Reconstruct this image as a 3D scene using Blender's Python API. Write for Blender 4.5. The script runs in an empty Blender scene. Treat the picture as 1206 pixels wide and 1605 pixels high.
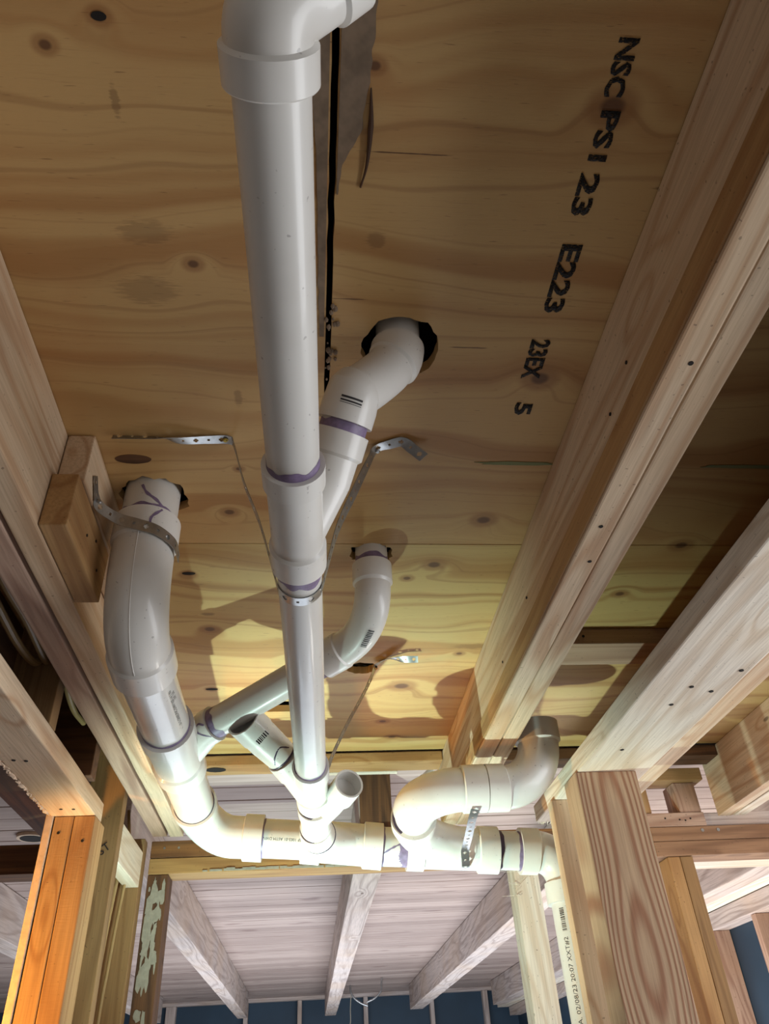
import bpy, bmesh, math, random
from mathutils import Vector, Matrix, noise

# ---------------------------------------------------------------- units
# All coordinates below are inches from the point where the photographer's
# eye is: +X right, +Y along the joists away from the viewer, +Z up.
IN = 0.0254
EYE = 1.55                      # eye height above the floor (m)
def W(x, y, z): return Vector((x*IN, y*IN, z*IN + EYE))
random.seed(7)
S = bpy.context.scene
C = S.collection

# ---------------------------------------------------------------- camera
cam_d = bpy.data.cameras.new('camera')
cam_d.sensor_fit = 'VERTICAL'; cam_d.sensor_height = 36.0
cam_d.lens = 36.0*1183.7/1605.0
cam_d.clip_start = 0.01; cam_d.clip_end = 60
cam = bpy.data.objects.new('camera', cam_d); C.objects.link(cam)
RT = Vector((0.9954771, -0.0795193, -0.0519802))
DN = Vector((0.0077412, 0.6132302, -0.7898663))
FW = Vector((0.0946855, 0.7858915, 0.6110722))
rot = Matrix((RT, -DN, -FW)).transposed()
cam.matrix_world = Matrix.Translation(W(0, 0, 0)) @ rot.to_4x4()
S.camera = cam

# ---------------------------------------------------------------- light
S.view_settings.view_transform = 'Standard'
S.view_settings.look = 'None'
S.view_settings.gamma = 1.0
S.view_settings.use_curve_mapping = False
S.view_settings.exposure = 0.16

wd = bpy.data.worlds.new('world'); S.world = wd; wd.use_nodes = True
wd.node_tree.nodes['Background'].inputs[0].default_value = (1.0, 0.97, 0.94, 1)
wd.node_tree.nodes['Background'].inputs[1].default_value = 0.20

def light(name, kind, loc, power, col, size=0.05, size_y=None, aim=None, spot=None):
    d = bpy.data.lights.new(name, kind); d.energy = power; d.color = col
    if kind == 'AREA':
        d.shape = 'RECTANGLE'; d.size = size; d.size_y = size_y or size
    else: d.shadow_soft_size = size
    o = bpy.data.objects.new(name, d); C.objects.link(o); o.location = W(*loc)
    if aim is not None:
        v = W(*aim) - W(*loc)
        o.rotation_euler = v.to_track_quat('-Z', 'Y').to_euler()
    return o
# floodlight aimed up at the far end of the bay, just under the frame
wl = light('work_light', 'SPOT', (-8, 67.5, -15), 80, (0.72, 1.0, 0.90), 0.012, aim=(7, 84, 32))
wl.data.spot_size = math.radians(100); wl.data.spot_blend = 1.0
# daylight through the window openings on the right
light('window_daylight', 'AREA', (76, 30, -2), 31, (0.95, 0.97, 1.0), 2.2, 0.9, aim=(0, 42, 24))
# added fill light behind and below the viewer, no real source there
light('back_fill', 'AREA', (10, -40, -30), 1.0, (1.0, 0.95, 0.90), 1.6, 1.0, aim=(0, 30, 24))
# warm bulb in the room on the left
wb = light('warm_bulb', 'SPOT', (-36, 60, 0), 34, (1.0, 0.46, 0.08), 0.03, aim=(-20.5, 69.3, 8))
wb.data.spot_size = math.radians(70); wb.data.spot_blend = .7
# daylight in the far room
light('far_room_daylight', 'AREA', (10, 215, -50), 125, (0.80, 0.89, 1.0), 3.0, 3.0, aim=(10, 216, 30))
light('right_room_daylight', 'AREA', (58, 130, -20), 22, (1.0, 0.93, 0.86), 0.8, 0.8, aim=(58, 131, 30))

# ---------------------------------------------------------------- node helpers
def srgb(c):
    f = lambda v: v/12.92 if v <= .04045 else ((v+.055)/1.055)**2.4
    return (f(c[0]), f(c[1]), f(c[2]), 1)
class N:
    def __init__(s, name):
        s.m = bpy.data.materials.new(name); s.m.use_nodes = True
        s.t = s.m.node_tree; s.b = s.t.nodes['Principled BSDF']
    def n(s, typ, **k):
        o = s.t.nodes.new(typ)
        for a, v in k.items(): setattr(o, a, v)
        return o
    def set(s, sock, v):
        if isinstance(v, bpy.types.NodeSocket): s.t.links.new(v, sock)
        else: sock.default_value = v
    def math(s, op, a, b=0.0, c=None, clamp=False):
        o = s.n('ShaderNodeMath', operation=op, use_clamp=clamp)
        s.set(o.inputs[0], a); s.set(o.inputs[1], b)
        if c is not None: s.set(o.inputs[2], c)
        return o.outputs[0]
    def vmath(s, op, a, b):
        o = s.n('ShaderNodeVectorMath', operation=op)
        s.set(o.inputs[0], a); s.set(o.inputs[1], b)
        return o
    def noise(s, vec, scale, detail=2, rough=.5, dist=0, dim='3D', w=None):
        o = s.n('ShaderNodeTexNoise', noise_dimensions=dim)
        if dim != '1D': s.set(o.inputs['Vector'], vec)
        if w is not None: s.set(o.inputs['W'], w)
        o.inputs['Scale'].default_value = scale; o.inputs['Detail'].default_value = detail
        o.inputs['Roughness'].default_value = rough; o.inputs['Distortion'].default_value = dist
        return o.outputs[0]
    def ramp(s, v, lo, hi, a=0.0, b=1.0, smooth=True):
        o = s.n('ShaderNodeMapRange', interpolation_type='SMOOTHSTEP' if smooth else 'LINEAR')
        s.set(o.inputs[0], v); s.set(o.inputs[1], lo); s.set(o.inputs[2], hi)
        s.set(o.inputs[3], a); s.set(o.inputs[4], b)
        return o.outputs[0]
    def mix(s, f, a, b, mode='MIX'):
        o = s.n('ShaderNodeMix', data_type='RGBA', blend_type=mode)
        s.set(o.inputs[0], f); s.set(o.inputs[6], a); s.set(o.inputs[7], b)
        return o.outputs[2]
    def bump(s, h, strength=.2, dist=.002):
        o = s.n('ShaderNodeBump'); o.inputs['Strength'].default_value = strength
        o.inputs['Distance'].default_value = dist; s.set(o.inputs['Height'], h)
        s.t.links.new(o.outputs[0], s.b.inputs['Normal'])
    def col(s, c): s.set(s.b.inputs['Base Color'], c)

def wood(name, light_c, dark_c, axis='Y', rings=1.0, rough=.75, sawn=0.0, aged=0.0, knots=True, contrast=1.0):
    """lumber: grain runs along the given axis, cathedral figure, fine fibre, a few knots and nail marks"""
    k = N(name)
    tc = k.n('ShaderNodeTexCoord').outputs['Object']
    inf = k.n('ShaderNodeObjectInfo').outputs['Random']
    off = k.n('ShaderNodeCombineXYZ'); k.set(off.inputs[0], k.math('MULTIPLY', inf, 7.3))
    k.set(off.inputs[1], k.math('MULTIPLY', inf, 13.1)); k.set(off.inputs[2], k.math('MULTIPLY', inf, 5.7))
    p = k.vmath('ADD', tc, off.outputs[0]).outputs[0]
    sc = {'X': (.09, 1, 1), 'Y': (1, .09, 1), 'Z': (1, 1, .09)}[axis]
    fi = {'X': (.03, 1, 1), 'Y': (1, .03, 1), 'Z': (1, 1, .03)}[axis]
    q = k.vmath('MULTIPLY', p, sc).outputs[0]
    f = k.noise(q, 9*rings, 1.5, .45, .6)
    # knots
    kv = {'X': (.35, 1, 1), 'Y': (1, .35, 1), 'Z': (1, 1, .35)}[axis]
    vor = k.n('ShaderNodeTexVoronoi', feature='F1'); k.set(vor.inputs['Vector'], k.vmath('MULTIPLY', p, kv).outputs[0])
    vor.inputs['Scale'].default_value = 7.0
    kd = vor.outputs['Distance']
    halo = k.ramp(kd, .05, .26, 1, 0)
    if knots: f = k.math('ADD', f, k.math('MULTIPLY', halo, .16))
    r = k.math('MULTIPLY', f, 15.0)
    tri = k.math('PINGPONG', r, 1.0)
    line = k.ramp(tri, .35, 1.0)
    fib = k.noise(k.vmath('MULTIPLY', p, fi).outputs[0], 260, 2, .6)
    blo = k.noise(p, 3.0, 2, .5)
    c = k.mix(k.math('MULTIPLY', line, .8*contrast), srgb(light_c), srgb(dark_c))
    c = k.mix(k.ramp(fib, .3, .75, 0, .35), c, srgb([v*.72 for v in dark_c]))
    c = k.mix(k.ramp(blo, .35, .7, 0, .4), c, srgb([light_c[0]*.97, light_c[1]*.90, light_c[2]*.80]))
    if knots:
        core = k.ramp(kd, .022, .05, .75, 0)
        c = k.mix(core, c, srgb((.30, .19, .10)))
    if aged:
        st = k.noise(k.vmath('MULTIPLY', p, fi).outputs[0], 60, 4, .7)
        c = k.mix(k.ramp(st, .45, .7, 0, aged), c, srgb((.20, .13, .09)))
    sp = k.noise(p, 190, 0, .5)
    c = k.mix(k.ramp(sp, .80, .84, 0, .45), c, srgb((.26, .17, .11)))
    k.col(c)
    k.set(k.b.inputs['Roughness'], rough)
    h = k.math('ADD', k.math('MULTIPLY', fib, .6), k.math('MULTIPLY', line, -.25))
    if sawn:
        wv = k.noise(k.vmath('MULTIPLY', p, {'X': (1, .12, .12), 'Y': (.12, 1, .12), 'Z': (.12, .12, 1)}[axis]).outputs[0], 320, 1, .5)
        h = k.math('ADD', h, k.math('MULTIPLY', wv, sawn))
    k.bump(h, .35, .0016)
    return k.m

WD = {}
def w_(kind, axis):
    key = (kind, axis)
    if key not in WD:
        a = dict(
            fir=((.84, .75, .64), (.72, .57, .44)),
            cedar=((.62, .47, .35), (.48, .34, .24)),
            dun=((.60, .47, .31), (.50, .37, .23)),
            pale=((.90, .86, .80), (.80, .72, .63)),
            pink=((.74, .62, .54), (.58, .44, .37)),
            tan=((.72, .57, .38), (.60, .43, .26)),
            rustic=((.55, .38, .22), (.36, .22, .12)),
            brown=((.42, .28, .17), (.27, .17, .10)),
            plank=((.72, .60, .55), (.52, .40, .36)),
            grey=((.78, .72, .69), (.62, .55, .52)),
            post=((.74, .60, .46), (.56, .39, .27)),
            ply2=((.70, .54, .33), (.58, .41, .24)),
        )[kind]
        kw = dict(
            rustic=dict(aged=.7, sawn=.8), brown=dict(aged=.5, sawn=.6), plank=dict(aged=.35, rings=.8),
            grey=dict(aged=.2, sawn=.4), post=dict(rings=1.5, contrast=1.2, knots=False), tan=dict(sawn=.5),
            pink=dict(sawn=.5), pale=dict(rings=1.2)).get(kind, {})
        WD[key] = wood('%s_lumber_%s' % (kind, axis.lower()), a[0], a[1], axis, **kw)
    return WD[key]

def flame_post():
    k = N('flame_grain_post')
    tc = k.n('ShaderNodeTexCoord').outputs['Object']
    sep = k.n('ShaderNodeSeparateXYZ'); k.set(sep.inputs[0], tc)
    n = k.noise(k.vmath('MULTIPLY', tc, (3.0, 3.0, 1.6)).outputs[0], 1.0, 2, .5)
    zz = k.noise(k.vmath('MULTIPLY', tc, (.1, .1, 2.1)).outputs[0], 1.0, 1, .4)
    dx = k.math('DIVIDE', k.math('ADD', sep.outputs[0], k.math('MULTIPLY', k.math('SUBTRACT', n, .5), .03)), .07)
    f = k.math('ADD', k.math('MULTIPLY', k.math('MULTIPLY', dx, dx), 9.0), k.math('MULTIPLY', zz, 11.0))
    f = k.math('ADD', f, k.math('MULTIPLY', n, 1.6))
    tri = k.math('PINGPONG', f, 1.0)
    line = k.ramp(tri, .25, .95)
    fib = k.noise(k.vmath('MULTIPLY', tc, (1, 1, .03)).outputs[0], 260, 2, .6)
    c = k.mix(line, srgb((.74, .63, .51)), srgb((.60, .43, .32)))
    c = k.mix(k.ramp(fib, .3, .75, 0, .3), c, srgb((.42, .27, .18)))
    k.col(c); k.b.inputs['Roughness'].default_value = .7
    k.bump(k.math('ADD', k.math('MULTIPLY', fib, .5), k.math('MULTIPLY', line, .5)), .4, .002)
    return k.m
def planks():
    k = N('far_ceiling_planks')
    tc = k.n('ShaderNodeTexCoord').outputs['Object']
    sep = k.n('ShaderNodeSeparateXYZ'); k.set(sep.inputs[0], tc)
    row = k.math('FLOOR', k.math('DIVIDE', k.math('ADD', sep.outputs[1], 50.0), 5.3*IN))
    wn = k.n('ShaderNodeTexWhiteNoise', noise_dimensions='1D'); k.set(wn.inputs['W'], row)
    off = k.n('ShaderNodeCombineXYZ'); k.set(off.inputs[0], k.math('MULTIPLY', wn.outputs['Value'], 9)); k.set(off.inputs[2], k.math('MULTIPLY', row, 3.1))
    p = k.vmath('ADD', tc, off.outputs[0]).outputs[0]
    f = k.noise(k.vmath('MULTIPLY', p, (.08, 1, 1)).outputs[0], 14, 2, .5)
    line = k.ramp(k.math('PINGPONG', k.math('MULTIPLY', f, 9.0), 1.0), .3, 1.0)
    kn = k.ramp(k.noise(k.vmath('MULTIPLY', p, (.6, 1.6, 1)).outputs[0], 7, 1, .4), .66, .76, 0, .55)
    c = k.mix(k.math('MULTIPLY', line, .45), srgb((.70, .62, .58)), srgb((.56, .47, .43)))
    c = k.mix(k.math('MULTIPLY', wn.outputs['Value'], .55), c, srgb((.48, .40, .37)))
    c = k.mix(kn, c, srgb((.40, .29, .27)))
    k.col(c); k.b.inputs['Roughness'].default_value = .6
    return k.m
# ---- plywood subfloor seen from below, grain across the bay
PKNOTS = [(-5.8, 21.9, .55), (2.3, 12.6, .5), (12.1, 42, 1.0), (9.3, 47.7, 1.0), (17.1, 57.7, .7), (-8, 11.5, .5),
          (-10.2, 12.6, .5), (12.9, 28.6, 1.1), (-5.65, 41.3, .7), (12.3, 13.6, 1.1), (8.9, 69.2, 1.5), (7.7, 78, .8),
          (9.1, 82.5, .9), (-9.3, 48.9, .5), (-9.6, 69.3, .7), (7.4, 49.6, .6), (-1.6, 63, .8), (25.5, 52, .8), (-4.7, 36.8, .4),
          (-8.6, 57.5, .9), (26.5, 82, 1.4), (28, 45, 1.0), (13.6, 62.4, .6)]
PMARKS = [(4.0, 16.0, 2.1, .035, .9), (1.9, 23.6, 1.1, .04, .8), (8.6, 26.5, 1.3, .05, .8), (2.9, 20.2, .5, .5, .35),
          (-7.8, 20.3, 1.3, .7, .3), (-8.2, 23.5, 1.6, .9, .3), (15.9, 17.0, .8, .1, .6), (14.7, 61.0, 2.0, .5, .35),
          (-8.5, 55, .6, .25, .5), (-4.3, 30.6, .25, .7, .35), (-8.0, 14.5, .2, .7, .4)]
def plywood(name, seed=0.0, tint=(1, 1, 1)):
    k = N(name)
    tc = k.n('ShaderNodeTexCoord').outputs['Object']
    p = k.vmath('MULTIPLY', tc, (1/IN, 1/IN, 0)).outputs[0]         # inches
    sep = k.n('ShaderNodeSeparateXYZ'); k.set(sep.inputs[0], p)
    X, Y = sep.outputs[0], sep.outputs[1]
    ps = k.vmath('ADD', p, (seed*17, seed*31, seed)).outputs[0]
    warp = k.noise(k.vmath('MULTIPLY', ps, (.045, .09, 1)).outputs[0], 1.0, 2, .5)
    f = k.math('ADD', k.math('MULTIPLY', Y, .20), k.math('MULTIPLY', warp, 1.7))
    core = None; halo = None
    for (kx, ky, r) in PKNOTS:
        d = k.vmath('MULTIPLY', k.vmath('SUBTRACT', p, (kx, ky, 0)).outputs[0], (1/r, 1.25/r, 0))
        ln = k.vmath('LENGTH', d.outputs[0], (0, 0, 0)).outputs['Value']
        e = k.ramp(ln, .3, 2.8, 1, 0)
        f = k.math('ADD', f, k.math('MULTIPLY', e, .22*min(1.2, r+.35)))
        cc = k.math('MULTIPLY', k.ramp(ln, .30, .62, 1, 0), .8)
        core = cc if core is None else k.math('MAXIMUM', core, cc)
        hh = k.math('MULTIPLY', k.ramp(ln, .7, 1.35, 1, 0), .6)
        halo = hh if halo is None else k.math('MAXIMUM', halo, hh)
    for (kx, ky, rx, ry, st) in PMARKS:
        d = k.vmath('MULTIPLY', k.vmath('SUBTRACT', p, (kx, ky, 0)).outputs[0], (1/rx, 1/ry, 0))
        ln = k.vmath('LENGTH', d.outputs[0], (0, 0, 0)).outputs['Value']
        ln = k.math('ADD', ln, k.math('MULTIPLY', k.math('SUBTRACT', k.noise(k.vmath('MULTIPLY', p, (1.2, 9, 1)).outputs[0], 1.0, 2, .6), .5), 1.6))
        core = k.math('MAXIMUM', core, k.ramp(ln, .6, 1.1, st, 0))
    band = k.noise(None, 1.5, 2.5, .55, 0, '1D', w=k.math('ADD', f, seed*9))
    fine = k.noise(None, 6.5, 2, .6, 0, '1D', w=f)
    fib = k.noise(k.vmath('MULTIPLY', ps, (.35, 9, 1)).outputs[0], 1.0, 3, .65)
    tick = k.noise(k.vmath('MULTIPLY', ps, (1.1, 11, 1)).outputs[0], 1.0, 1, .5)
    blo = k.noise(k.vmath('MULTIPLY', ps, (.09, .09, 1)).outputs[0], 1.0, 3, .6)
    L = srgb([.76*tint[0], .63*tint[1], .44*tint[2]]); D = srgb([.64*tint[0], .46*tint[1], .27*tint[2]])
    c = k.mix(k.ramp(band, .44, .68, 0, .75), L, D)
    c = k.mix(k.ramp(fine, .58, .74, 0, .32), c, srgb((.52, .34, .18)))
    c = k.mix(k.ramp(fib, .55, .85, 0, .35), c, srgb((.50, .33, .18)))
    c = k.mix(k.ramp(tick, .70, .80, 0, .5), c, srgb((.36, .22, .12)))
    c = k.mix(k.ramp(blo, .48, .68, 0, .35), c, srgb((.72, .50, .30)))
    c = k.mix(halo, c, srgb((.56, .37, .20)))
    c = k.mix(core, c, srgb((.33, .20, .11)))
    k.col(c); k.b.inputs['Roughness'].default_value = .62
    k.bump(k.math('ADD', fib, k.math('MULTIPLY', tick, -.6)), .25, .001)
    return k.m
M_PLY = plywood('plywood_sheet', 0.0, (1.0, .97, .90))
M_PLY2 = plywood('plywood_sheet_second', 1.7, (1.0, 1.01, .93))
M_PLY3 = plywood('plywood_sheet_third', 3.1, (1.0, .98, .92))

def plain(name, c, rough=.6, metal=0.0, var=.0, scale=40, coat=0, bump=0.0):
    k = N(name); tc = k.n('ShaderNodeTexCoord').outputs['Object']
    n = k.noise(tc, scale, 3, .6)
    k.col(k.mix(k.ramp(n, .3, .7, 0, var), srgb(c), srgb([v*.6 for v in c])))
    k.b.inputs['Roughness'].default_value = rough; k.b.inputs['Metallic'].default_value = metal
    k.b.inputs['Coat Weight'].default_value = coat; k.b.inputs['Coat Roughness'].default_value = .12
    if bump: k.bump(n, bump, .002)
    return k.m
def pvc(name, c):
    k = N(name); tc = k.n('ShaderNodeTexCoord').outputs['Object']
    n = k.noise(tc, 9, 3, .6); s = k.noise(tc, 150, 1, .5)
    cc = k.mix(k.ramp(n, .45, .75, 0, .16), srgb(c), srgb((.66, .62, .58)))
    cc = k.mix(k.ramp(s, .73, .78, 0, .45), cc, srgb((.45, .42, .42)))
    k.col(cc); k.b.inputs['Roughness'].default_value = .36
    k.b.inputs['Coat Weight'].default_value = .22; k.b.inputs['Coat Roughness'].default_value = .08
    return k.m
M_PIPE = pvc('white_pvc_pipe', (.83, .82, .80))
M_FIT = pvc('white_pvc_fitting', (.86, .85, .83))
M_PURPLE = plain('purple_primer', (.52, .45, .58), .45, var=.5, scale=90)
M_PURPLE_D = plain('dried_purple_cement', (.27, .20, .31), .4, var=.4, scale=120)
M_INK = plain('black_ink', (.16, .15, .16), .6)
M_GALV = plain('galvanised_steel', (.70, .70, .70), .34, .9, .35, 60)
M_BRASS = plain('yellow_zinc_screw', (.72, .62, .30), .35, .9)
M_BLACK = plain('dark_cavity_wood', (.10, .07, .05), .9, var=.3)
M_DARKPLANK = w_('brown', 'X')
M_GLUE = plain('dried_grey_subfloor_glue', (.56, .48, .40), .9, var=.55, scale=30, bump=.6)
M_PLASTER = plain('plaster_edge', (.86, .76, .66), .85, var=.25, scale=70, bump=.6)
M_PAINT = plain('old_pale_green_paint', (.64, .61, .55), .7, var=.3, scale=60, bump=.5)
M_NAVY = plain('dark_blue_sheathing_paper', (.15, .24, .31), .55, var=.35, scale=2.5)
M_CABLE = plain('tan_cable_sheath', (.66, .54, .36), .5, var=.2)
M_CHALK = plain('faded_green_chalk', (.50, .52, .36), .9)
M_CONC = plain('grey_concrete_floor', (.50, .47, .44), .85, var=.25, scale=6)

# ink stamp: rough, patchy
def ink():
    k = N('rough_stamp_ink'); tc = k.n('ShaderNodeTexCoord').outputs['Object']
    n = k.noise(k.vmath('MULTIPLY', tc, (220, 900, 300)).outputs[0], 1, 2, .6)
    a = k.ramp(n, .50, .57, 1, .12)
    k.set(k.b.inputs['Alpha'], a); k.col(srgb((.09, .08, .08))); k.b.inputs['Roughness'].default_value = .8
    return k.m
M_STAMP = ink()

# ---------------------------------------------------------------- object helpers
def tag(o, label, cat, group=None):
    o['label'] = label; o['category'] = cat
    if group: o['group'] = group
    return o
def struct(o): o['kind'] = 'structure'; return o
def empty(name, loc, label, cat, group=None):
    o = bpy.data.objects.new(name, None); C.objects.link(o); o.location = W(*loc)
    o.empty_display_size = .05
    return tag(o, label, cat, group)
def finish(name, bm, mat, parent=None, origin=None, smooth=False):
    """bm holds inch coordinates; origin (inches) becomes the object's origin"""
    if origin is None:
        xs = [v.co for v in bm.verts]
        origin = tuple((min(c[i] for c in xs)+max(c[i] for c in xs))/2 for i in range(3))
    og = Vector(origin)
    for v in bm.verts: v.co = (v.co - og)*IN
    bmesh.ops.recalc_face_normals(bm, faces=bm.faces[:])
    me = bpy.data.meshes.new(name); bm.to_mesh(me); bm.free()
    for m in (mat if isinstance(mat, (list, tuple)) else [mat]): me.materials.append(m)
    if smooth:
        for p in me.polygons: p.use_smooth = True
    o = bpy.data.objects.new(name, me); C.objects.link(o)
    o.location = W(*origin)
    if parent is not None:
        o.parent = parent; o.location = W(*origin) - parent.location
        # parents here are never rotated, one level of parents at world positions
        q = parent.parent
        while q is not None: o.location = o.location - q.location; q = q.parent
    return o
def box_bm(x0, x1, y0, y1, z0, z1, bev=.09, cuts=0, axis='Y', wob=0.0, bm=None):
    b = bmesh.new()
    bmesh.ops.create_cube(b, size=1)
    for v in b.verts:
        v.co = Vector(((x0+x1)/2 + v.co.x*(x1-x0), (y0+y1)/2 + v.co.y*(y1-y0), (z0+z1)/2 + v.co.z*(z1-z0)))
    if cuts:
        i = 'XYZ'.index(axis)
        es = [e for e in b.edges if abs((e.verts[0].co-e.verts[1].co)[i]) > 1e-4]
        bmesh.ops.subdivide_edges(b, edges=es, cuts=cuts)
    if wob:
        i = 'XYZ'.index(axis)
        for v in b.verts:
            s = v.co[i]
            for j in range(3):
                if j != i: v.co[j] += wob*noise.noise(Vector((s*.12, j*7.1, x0)))
    if bev:
        es = [e for e in b.edges if len(e.link_faces) == 2 and e.calc_face_angle(0) > .6]
        bmesh.ops.bevel(b, geom=es, offset=bev, segments=2, affect='EDGES', profile=.6)
    if bm is not None:
        tmp = bpy.data.meshes.new('t'); b.to_mesh(tmp); b.free(); bm.from_mesh(tmp); bpy.data.meshes.remove(tmp); return bm
    return b
def board(name, x0, x1, y0, y1, z0, z1, mat, axis='Y', label=None, cat=None, group=None, parent=None, bev=.09, wob=0.0):
    n = 24 if wob else 0
    o = finish(name, box_bm(x0, x1, y0, y1, z0, z1, bev, n, axis, wob), w_(mat, axis) if isinstance(mat, str) else mat, parent)
    if label: tag(o, label, cat, group)
    return o
def nail_heads(parent, pts, normal='Z', r=.11, mat=None):
    for (x, y, z) in pts:
        b = bmesh.new(); bmesh.ops.create_cone(b, cap_ends=True, segments=12, radius1=r, radius2=r, depth=.05)
        if normal == 'Y': bmesh.ops.rotate(b, verts=b.verts, cent=(0, 0, 0), matrix=Matrix.Rotation(math.pi/2, 3, 'X'))
        if normal == 'X': bmesh.ops.rotate(b, verts=b.verts, cent=(0, 0, 0), matrix=Matrix.Rotation(math.pi/2, 3, 'Y'))
        for v in b.verts: v.co += Vector((x, y, z))
        finish('nail_head', b, mat or M_BLACK, parent)

# ---- swept round parts
def curve_pts(pts, n=10):
    """centripetal-ish smooth polyline through control points; straight where only two are given"""
    P = [Vector(p) for p in pts]
    if len(P) == 2: return P
    out = []
    Q = [P[0]*2-P[1]] + P + [P[-1]*2-P[-2]]
    for i in range(1, len(Q)-2):
        for j in range(n):
            t = j/n
            a, b, c, d = Q[i-1], Q[i], Q[i+1], Q[i+2]
            out.append(.5*((2*b)+(c-a)*t+(2*a-5*b+4*c-d)*t*t+(3*b-a-3*c+d)*t**3))
    out.append(P[-1]); return out
def arc(p0, d0, p1, d1, n=16):
    """smooth bend from p0 heading d0 to p1 arriving with heading d1"""
    p0, p1 = Vector(p0), Vector(p1); d0 = Vector(d0).normalized(); d1 = Vector(d1).normalized()
    L = (p1-p0).length; k = L*.39
    a, b = p0+d0*k, p1-d1*k
    return [p0*(1-t)**3+3*a*t*(1-t)**2+3*b*t*t*(1-t)+p1*t**3 for t in [i/n for i in range(n+1)]]
def sweep_bm(path, prof, seg=40, caps=(True, True), bm=None, hollow=None):
    """prof: list of (arclength or negative from end, radius) pairs, piecewise linear, steps allowed"""
    P = [Vector(p) for p in path]
    cum = [0]
    for i in range(1, len(P)): cum.append(cum[-1]+(P[i]-P[i-1]).length)
    T = cum[-1]
    pr = [((s if s >= 0 else T+s), r) for s, r in prof]
    if pr[-1][0] < T-1e-6: pr.append((T, pr[-1][1]))
    def at(s):
        s = min(max(s, 0), T)
        for i in range(1, len(P)):
            if s <= cum[i]+1e-9:
                t = (s-cum[i-1])/max(cum[i]-cum[i-1], 1e-9); return P[i-1].lerp(P[i], t)
        return P[-1]
    def tan(s): return (at(min(s+.05, T))-at(max(s-.05, 0))).normalized()
    st = []
    for (s0, r0), (s1, r1) in zip(pr[:-1], pr[1:]):
        st.append((s0, r0))
        if s1-s0 > 1e-6:
            for s in cum:
                if s0+1e-4 < s < s1-1e-4: st.append((s, r0+(r1-r0)*(s-s0)/(s1-s0)))
    st.append(pr[-1])
    if hollow is not None:                    # open mouth at the end: turn inwards
        st += [(T-.02, st[-1][1]-hollow), (T-1.3, st[-1][1]-hollow-.02), (T-1.35, .02)]
        caps = (caps[0], False)
    b = bm or bmesh.new()
    t0 = tan(0); up = Vector((0, 0, 1)) if abs(t0.z) < .9 else Vector((1, 0, 0))
    u = t0.cross(up).normalized(); rings = []; prev = t0
    for s, r in st:
        t = tan(s)
        u = (u - t*u.dot(t)).normalized(); v = t.cross(u); c = at(s)
        rings.append([b.verts.new(c+(u*math.cos(a)+v*math.sin(a))*r) for a in [2*math.pi*i/seg for i in range(seg)]])
    for A, B in zip(rings[:-1], rings[1:]):
        for i in range(seg): b.faces.new((A[i], A[(i+1) % seg], B[(i+1) % seg], B[i]))
    if caps[0]: b.faces.new(rings[0][::-1])
    if caps[1]: b.faces.new(rings[-1])
    return b
def autosmooth(o, ang=32):
    me = o.data
    for p in me.polygons: p.use_smooth = True
    b = bmesh.new(); b.from_mesh(me)
    for e in b.edges:
        e.smooth = not (len(e.link_faces) == 2 and e.calc_face_angle(0) > math.radians(ang))
    b.to_mesh(me); b.free()
def tube(name, path, r, mat, parent, seg=40, prof=None, caps=(True, True), hollow=None, extra=None):
    b = sweep_bm(path, prof or [(0, r)], seg, caps, None, hollow)
    if extra: extra(b)
    o = finish(name, b, mat, parent); autosmooth(o); return o

# ================================================================ SETTING
def sheet(name, outer, holes, z, th, mat):
    bm = bmesh.new(); loops = [outer]+holes
    for lp in loops:
        vs = [bm.verts.new((x, y, z)) for x, y in lp]
        for i in range(len(vs)): bm.edges.new((vs[i], vs[(i+1) % len(vs)]))
    bmesh.ops.triangle_fill(bm, use_beauty=True, edges=bm.edges[:])
    fs = bm.faces[:]
    r = bmesh.ops.extrude_face_region(bm, geom=fs)
    for v in [g for g in r['geom'] if isinstance(g, bmesh.types.BMVert)]: v.co.z += th
    return struct(finish(name, bm, mat, origin=(0, 0, 32)))
def rag(cx, cy, rx, ry, n=40, j=.09, seed=0, sq=2.0):
    out = []
    for i in range(n):
        a = 2*math.pi*i/n; k = 1+j*noise.noise(Vector((math.cos(a)*3, math.sin(a)*3, seed)))*2
        c, s = math.cos(a), math.sin(a)
        e = 2.0/sq
        out.append((cx+rx*k*math.copysign(abs(c)**e, c), cy+ry*k*math.copysign(abs(s)**e, s)))
    return out
def seam(x, y0, y1, side, n=60):
    out = []
    for i in range(n+1):
        y = y0+(y1-y0)*i/n
        out.append((x+.06*noise.noise(Vector((y*.9, x*3, 1)))+side, y))
    return out
HOLE_A = rag(4.65, 26.75, 2.1, 2.15, seed=3, j=.07)
HOLE_L = rag(-10.45, 39.7, 2.15, 1.95, seed=8, j=.10)
HOLE_S = rag(4.35, 46.2, 1.5, 1.0, seed=5, j=.12, sq=3.5)
CUT_SLOT = rag(-3.0, 73.7, 1.9, 1.25, seed=12, j=.06, sq=6)
CUT_OVAL = rag(4.75, 65.2, 1.5, 1.15, seed=15, j=.10)
CUT_END = rag(-10.9, 85.4, 1.3, .85, seed=19, j=.10)
FRONT = -14
lft = seam(.72, FRONT, 44.95, -.13)
sheet('ceiling', [(-30, FRONT)]+lft+[(-30, 44.95)], [HOLE_L], 32, .72, M_PLY)
rgt = seam(.72, FRONT, 44.95, .17)
sheet('ceiling', [(52, FRONT), (52, 44.95)]+rgt[::-1], [HOLE_A], 32, .72, M_PLY3)
sheet('ceiling', [(-30, 45.03), (52, 45.03), (52, 86.6), (-30, 86.6)], [HOLE_S, CUT_SLOT, CUT_OVAL], 32, .72, M_PLY2)
# dark lid added above the holes and seams to stop light leaking in
struct(finish('ceiling', box_bm(-32, 54, FRONT, 88, 35.5, 36.5, 0), M_BLACK))
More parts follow.
